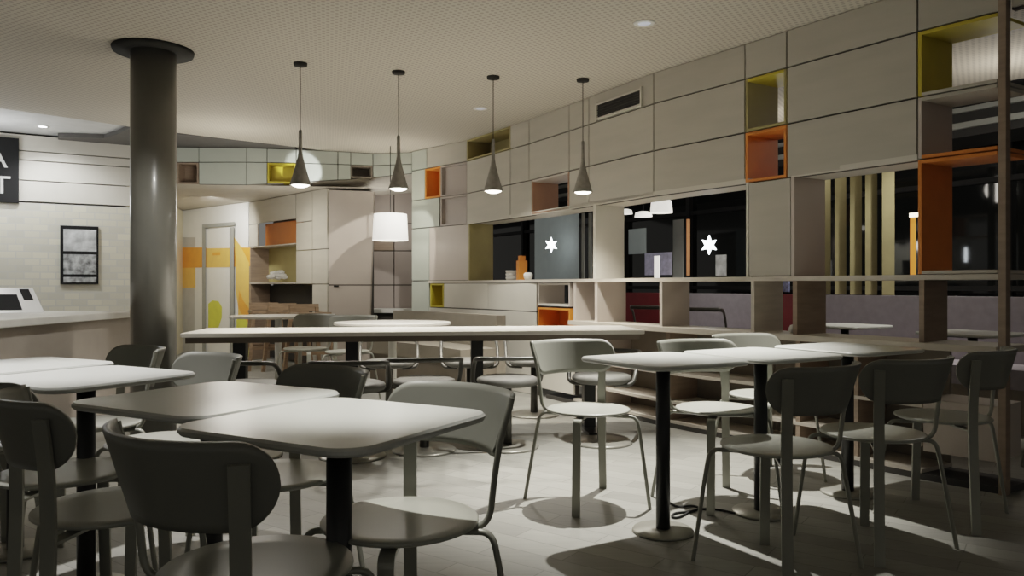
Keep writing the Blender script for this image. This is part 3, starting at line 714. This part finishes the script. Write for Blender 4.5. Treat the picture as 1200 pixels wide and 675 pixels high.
bm = new(); lathe(bm, [(0,-.004),(.0395,-.004),(.0395,-.001),(0,-.001)], 30); obj('lens', bm, 'downlight', dwn)
dwn.location = atz(50,148,2.72); dwn['label'] = 'glowing round downlight in the white ceiling above the tiled wall'
def fix(px, py, lab, on=False):
    r = dup(dwn, atz(px,py,ZC), 0, lab)
    if not on:
        for ch in r.children:
            if ch.name.startswith('lens'):
                ch.data = ch.data.copy(); ch.data.materials[0] = M['downlight_off']
    return r
fix(755,27,'small ceiling spot in the perforated ceiling above the small tables')
fix(563,127,'small ceiling spot between second and third cone pendants')

# ------------------------------------------------------------------ the room beyond the openings
def BPt(t, off): return Vector((1.076+.521*t, 5.83-.853*t)) + NB*off
brz = math.atan2(-.853,.521)
def long_box(bm, t0, t1, o0, o1, z0, z1): prism(bm, [BPt(t0,o0),BPt(t1,o0),BPt(t1,o1),BPt(t0,o1)], z0, z1)
for t0, t1, m, lab in ((-4.2,-2.3,'bench_red','dark red bench seen through the opening behind the communal table end'),(-2.28,-.86,'bench_lilac','grey lilac bench seen through the middle low opening'),
        (-.84,-.42,'bench_red','narrow red bench end glimpsed beside the wooden post'),(-.40,1.35,'bench_lilac','grey lilac bench below the upright slats'),(1.37,3.2,'bench_lilac','grey lilac bench beyond the tall orange bay')):
    b_ = thing('bench', lab, 'bench', (0,0,0), 0, 'benches in the room beyond the wall')
    bm = new(); long_box(bm, t0, t1, 2.30, 2.42, .0, .965); obj('backrest', bm, m, b_)
    bm = new(); long_box(bm, t0, t1, 1.85, 2.298, .32, .46); obj('seat', bm, m, b_)
    bm = new(); long_box(bm, t0, t1, 1.90, 2.298, 0, .318); obj('base', bm, 'shelf_back', b_)
for k, px in enumerate((967,985,1003,1021,1041)):
    a, b2 = BPt(-3,2.40), BPt(3,2.40); q = onplane(px,300,a,b2)
    bm = new(); bx(bm, (q.x,q.y,1.72), (.098,.03,1.50), -.45)
    tag(obj('timber_slat', bm, 'slat'), ['pale timber slat beside the opening edge, first of the screen','pale timber slat second from the opening edge','pale timber slat in the middle of the screen','olive timber slat fourth from the opening edge','shaded timber slat next to the amber lamp'][k], 'slat', 'upright slats of the screen')
for px, Yo, lab in ((990,1.5,'white table top in front of the slatted screen bench'),(1140,1.35,'white table top glimpsed beyond the tall orange bay')):
    a, b2 = BPt(-3,Yo), BPt(3,Yo); q = onplane(px,372,a,b2)
    r = dup(tb, (q.x,q.y,0), .55, lab, 'tables beyond the wall')
for px, Yo, r, lab in ((764,1.5,-30,'loop stool beyond the wall in front of the red bench'),(829,1.5,-30,'loop stool beyond the wall in front of the lilac bench')):
    a, b2 = BPt(-3,Yo), BPt(3,Yo); q = onplane(px,372,a,b2); rr_ = dup(st, (q.x,q.y,.0), r*D2R, lab, 'loop stools beyond the wall'); rr_.scale = (.8,.8,1.38)
q = W(1189)[0]+NB*.75; r = put_chair(q.x, q.y, 250, 'L', 'pale chair beyond the metal upright at the picture edge')
# dark window wall
wn = sempty('window_1')
bm = new(); long_box(bm, -13, 6, 3.9, 3.92, .0, 2.69); obj('pane', bm, 'glass_dark', wn)
bm = new()
for t in (-11,-9.5,-8,-6.5,-5,-3.6,-2.2,-.8,.6,2.0,3.4): long_box(bm, t, t+.06, 3.82, 3.90, 0, 2.69)
for z in (1.0,2.05): long_box(bm, -13, 6, 3.84, 3.9, z, z+.05)
obj('window_frame', bm, 'far_dark', wn)
bm = new(); long_box(bm, -13, 6, 2.9, 3.5, 2.35, 2.69); struct('beam', bm, 'far_dark')
bm = new(); long_box(bm, -6.5, 6, 2.86, 2.9, 2.42, 2.47); long_box(bm, -6.5, 6, 2.86, 2.9, 2.56, 2.6); tag(obj('pipe_rail', bm, 'frame_grey'), 'pair of pale rails along the dark beam beyond the upper openings', 'rail')
bm = new(); bx(bm, (2.6,11.5,2.75),(20,8,.05), brz); struct('ceiling_beyond', bm, 'far_dark')
# things glimpsed through the window openings
def far(px, py, off): a, b2 = BPt(-4,off), BPt(4,off); return onplane(px,py,a,b2)
def star(px, py, off, r, lab):
    q = far(px,py,off); bm = new(); pts = []
    for k in range(12):
        rr = r if k%2 == 0 else r*.48; a = k*math.pi/6+math.pi/2; pts.append((rr*math.cos(a), rr*math.sin(a)))
    A = [(p[0]*.85,-.015,p[1]) for p in pts]; B_ = [(p[0]*.85,.015,p[1]) for p in pts]; hexa(bm, A, B_)
    o = obj('star_light', bm, 'glow_white'); o.location = q; tag(o, lab, 'light', 'star lights in the dark windows')
star(646,287,1.6,.10,'white star light in the window opening beside the column post'); star(831,287,1.6,.095,'white star light in the wide dark window opening')
def lampshade(px, py, off, r, h, lab, m='drum_shade'):
    q = far(px,py,off); t = thing('shade_lamp', lab, 'pendant lamp', q, 0, 'lamps beyond the wall')
    bm = new(); lathe(bm, [(r,-h/2),(r*.9,h*.3),(r*.5,h/2),(0,h/2),(0,h/2-.01),(r*.45,h/2-.01),(r*.86,h*.28),(r*.96,-h/2)], 28); obj('lamp_shade', bm, m, t)
    bm = new(); tube(bm, [(0,0,h/2),(0,0,2.7-q.z)], .004, 6); obj('cord', bm, 'black', t)
lampshade(775,241,1.5,.115,.15,'large white dome lamp at the top of the wide window opening')
lampshade(754,251,1.9,.10,.06,'small lit lamp next to the white dome lamp'); lampshade(732,248,2.3,.10,.06,'small lit lamp at the corner of the wide window opening')
def slabat(name, px0, py0, px1, py1, off, m, lab, cat, t=.012):
    a, b2 = far(px0,py0,off), far(px1,py1,off); w_ = Vector((b2.x-a.x,b2.y-a.y)).length
    bm = new(); bx(bm, (0,0,0), (w_,t,a.z-b2.z)); o = obj(name, bm, m); o.location = ((a.x+b2.x)/2,(a.y+b2.y)/2,(a.z+b2.z)/2); o.rotation_euler = (0,0,math.atan2(b2.y-a.y,b2.x-a.x))
    return tag(o, lab, cat)
slabat('notice_board', 737,269,757,297, 2.6, 'board_grey', 'grey green board hanging in the wide dark window opening', 'board')
slabat('banner', 756,297,787,322, 2.9, 'lilac_print', 'lilac patterned banner low in the wide window opening', 'banner')
slabat('lit_strip', 805,257,808,323, 2.5, 'copper', 'thin copper coloured lit strip upright in the wide window opening', 'light')
slabat('pillar_box', 789,258,801,326, 2.9, 'frame_grey', 'grey upright pillar beside the copper lit strip', 'pillar')
slabat('figurine', 839,299,851,323, 2.2, 'print_pale', 'pale grey printed figure sign at the window, right of the star light', 'sign')
slabat('lit_post', 767,300,773,326, 2.3, 'drum_shade', 'short glowing white post in front of the lilac banner', 'light')
slabat('amber_strip', 1067,252,1073,325, 2.6, 'glow_amber', 'tall narrow amber lamp beside the timber slats', 'light')
slabat('lamp_head', 1066,250,1076,254, 2.58, 'glow_warm', 'bright lamp head on top of the amber lamp', 'light')
slabat('window_panel', 627,257,678,328, 1.9, 'board_grey', 'grey glazed panel behind the star light in the first window opening', 'panel')
for px, w_, lab in ((682,3,'thin pale mullion near the post in the first window opening'),(690,3,'second thin pale mullion hard against the post')):
    slabat('mullion', px,250,px+w_,330, 1.2, 'frame_grey', lab, 'mullion')
# goods on the eye-height shelf
def on_shelf(px, dep): a, n = W(px); return a+NB*dep
def small(name, px, dep, prof, m, lab, cat, z=ZS):
    q = on_shelf(px, dep); bm = new(); lathe(bm, prof, 20); o = obj(name, bm, m); o.location = (q.x,q.y,z+.0005); return tag(o, lab, cat)
small('white_pot', 603,.16,[(0,0),(.03,0),(.045,.03),(.045,.06),(.03,.075),(0,.075)],'white','small white pot on the shelf in the first window opening','pot')
q = on_shelf(592,.2); bm = new(); bx(bm, (0,0,.10), (.09,.09,.20), .3); bx(bm, (0,0,.225), (.06,.06,.05), .3); o = obj('orange_carton', bm, 'orange'); o.location = (q.x,q.y,ZS+.0005); tag(o, 'orange carton standing on the shelf in the first window opening', 'carton')
for k in range(3):
    q = on_shelf(580,.2); bm = new(); lathe(bm, [(0,0),(.05,0),(.06,.02),(.06,.034),(0,.034)], 20); o = obj('white_bowl', bm, 'white'); o.location = (q.x,q.y,ZS+.0005+k*.0345)
    tag(o, ['white bowl at the bottom of the little stack on the shelf','white bowl in the middle of the little stack on the shelf','white bowl on top of the little stack on the shelf'][k], 'bowl', 'stack of white bowls')
q = on_shelf(664,.12); bm = new(); bx(bm, (0,0,.025), (.14,.10,.05)); bx(bm, (0,0,.075), (.10,.08,.05)); bx(bm, (.02,0,.135), (.06,.06,.07)); o = obj('napkin_holder', bm, 'black'); o.location = (q.x,q.y,.883); tag(o, 'stepped black napkin holder inside the pale pink box bay', 'napkin holder')
q = on_shelf(917,.12); bm = new(); lathe(bm, [(0,0),(.03,0),(.045,.02),(.03,.05),(0,.06)], 16); o = obj('salt_dish', bm, 'paper_white'); o.location = (q.x,q.y,ZT+.0005); tag(o, 'small white dish on the wooden counter in the narrow red gap', 'dish')
slabat('wall_print', 912,325,925,342, 1.6, 'blue_print', 'small blue and white print seen through the narrow red gap', 'print')
slabat('stool_box', 1092,0,1093,1, 2, 'panel', 'x', 'x') if False else None

# ------------------------------------------------------------------ lights
def spot(loc, target, power, size=60, blend=.5, rad=.03, col=(1,.95,.86)):
    l = bpy.data.lights.new('spot','SPOT'); l.energy = power; l.spot_size = size*D2R; l.spot_blend = blend; l.shadow_soft_size = rad; l.color = col
    o = bpy.data.objects.new('spot', l); C.objects.link(o); o.location = loc
    o.rotation_euler = (Vector(target)-Vector(loc)).to_track_quat('-Z','Y').to_euler(); return o
def point(loc, power, rad=.1, col=(1,.93,.82)):
    l = bpy.data.lights.new('lamp','POINT'); l.energy = power; l.shadow_soft_size = rad; l.color = col
    o = bpy.data.objects.new('lamp', l); C.objects.link(o); o.location = loc; return o
NEU = (1,.97,.90)
spot((-3.3,4.6,2.64), (-3.8,5.7,.95), 45, 40, .8, .05, (1,1,1))  # added fill to brighten the till, no fixture in view
spot((-1.9,4.3,2.64), (-3.0,4.7,.4), 60, 75, .8, .05, NEU)  # added to lift the dark counter front, has no visible fixture
spot((.76,4.45,2.64), (.72,4.12,0), 500, 64, .75, .02, NEU)          # over the lone chair and small tables
spot((-.36,2.08,2.64), (-.38,1.98,0), 190, 27, 1.0, .03, NEU)          # nearest table
spot((-1.75,3.0,2.64), (-1.6,2.82,0), 210, 40, .9, .03, (1,.97,.95)) # lit pair of tables
spot((-.3,7.0,2.64), (-.35,6.9,0), 130, 85, .6, .03, NEU)           # behind communal table
for p in PEND: spot((p.x,p.y,1.752), (p.x,p.y-.10,0), 55, 125, .6, .05, (1,.93,.82))
point((-1.41,8.9,1.66), 8, .12); point((-2.9,7.9,1.9), 16, .2); point((-1.7,10.0,1.9), 5, .15); point((-5.3,7.6,2.2), 12, .2, (.96,.98,1)); point((-2.9,9.2,1.5), 5, .2)  # drum lamp, then added fill without fixtures: band, recess soffit, white ceiling, cabinet
spot((-.95,8.3,2.5), (-1.75,9.4,.9), 60, 52, .08, .02)
spot((-4.9,7.9,2.66), (-4.95,8.6,1.2), 42, 110, .8, .05, (.96,.98,1))  # white ceiling downlight on the tiles
spot((-6.2,7.2,2.66), (-6.2,7.8,1.2), 32, 110, .8, .05, (.96,.98,1))
spot((-4.0,10.2,2.2), (-4.3,11.5,1.2), 48, 120, .8, .08, (1,.97,.92))  # mural
spot((-2.9,8.9,2.2), (-2.4,9.6,1.0), 14, 110, .9, .08)
spot((-1.75,8.35,1.95), (-2.44,9.12,2.42), 90, 19, .3, .02, (1,1,1))   # beam on the curved band
point((2.6,7.2,2.2), 6, .15); point((3.6,5.5,2.3), 6, .15)             # dim room beyond
spot((3.55,6.0,2.6),(3.2,6.6,.8),85,85,.8,.05); spot((2.2,8.0,2.6),(1.9,8.6,.8),95,85,.8,.05)

w = bpy.data.worlds.new('World'); bpy.context.scene.world = w; w.use_nodes = True
w.node_tree.nodes['Background'].inputs[0].default_value = (.95,.92,.84,1); w.node_tree.nodes['Background'].inputs[1].default_value = .09

# ------------------------------------------------------------------ camera
cam = bpy.data.cameras.new('camera'); cam.sensor_width = 36; cam.lens = 36*F/1200; cam.clip_start = .05
cam.shift_y = -(337.5-HY)/1200.0
co = bpy.data.objects.new('camera', cam); C.objects.link(co); co.location = (0,0,H); co.rotation_euler = (math.pi/2,0,0)
bpy.context.scene.camera = co
sc = bpy.context.scene
sc.view_settings.view_transform = 'Filmic'; sc.view_settings.look = 'Medium Contrast'; sc.view_settings.exposure = .72
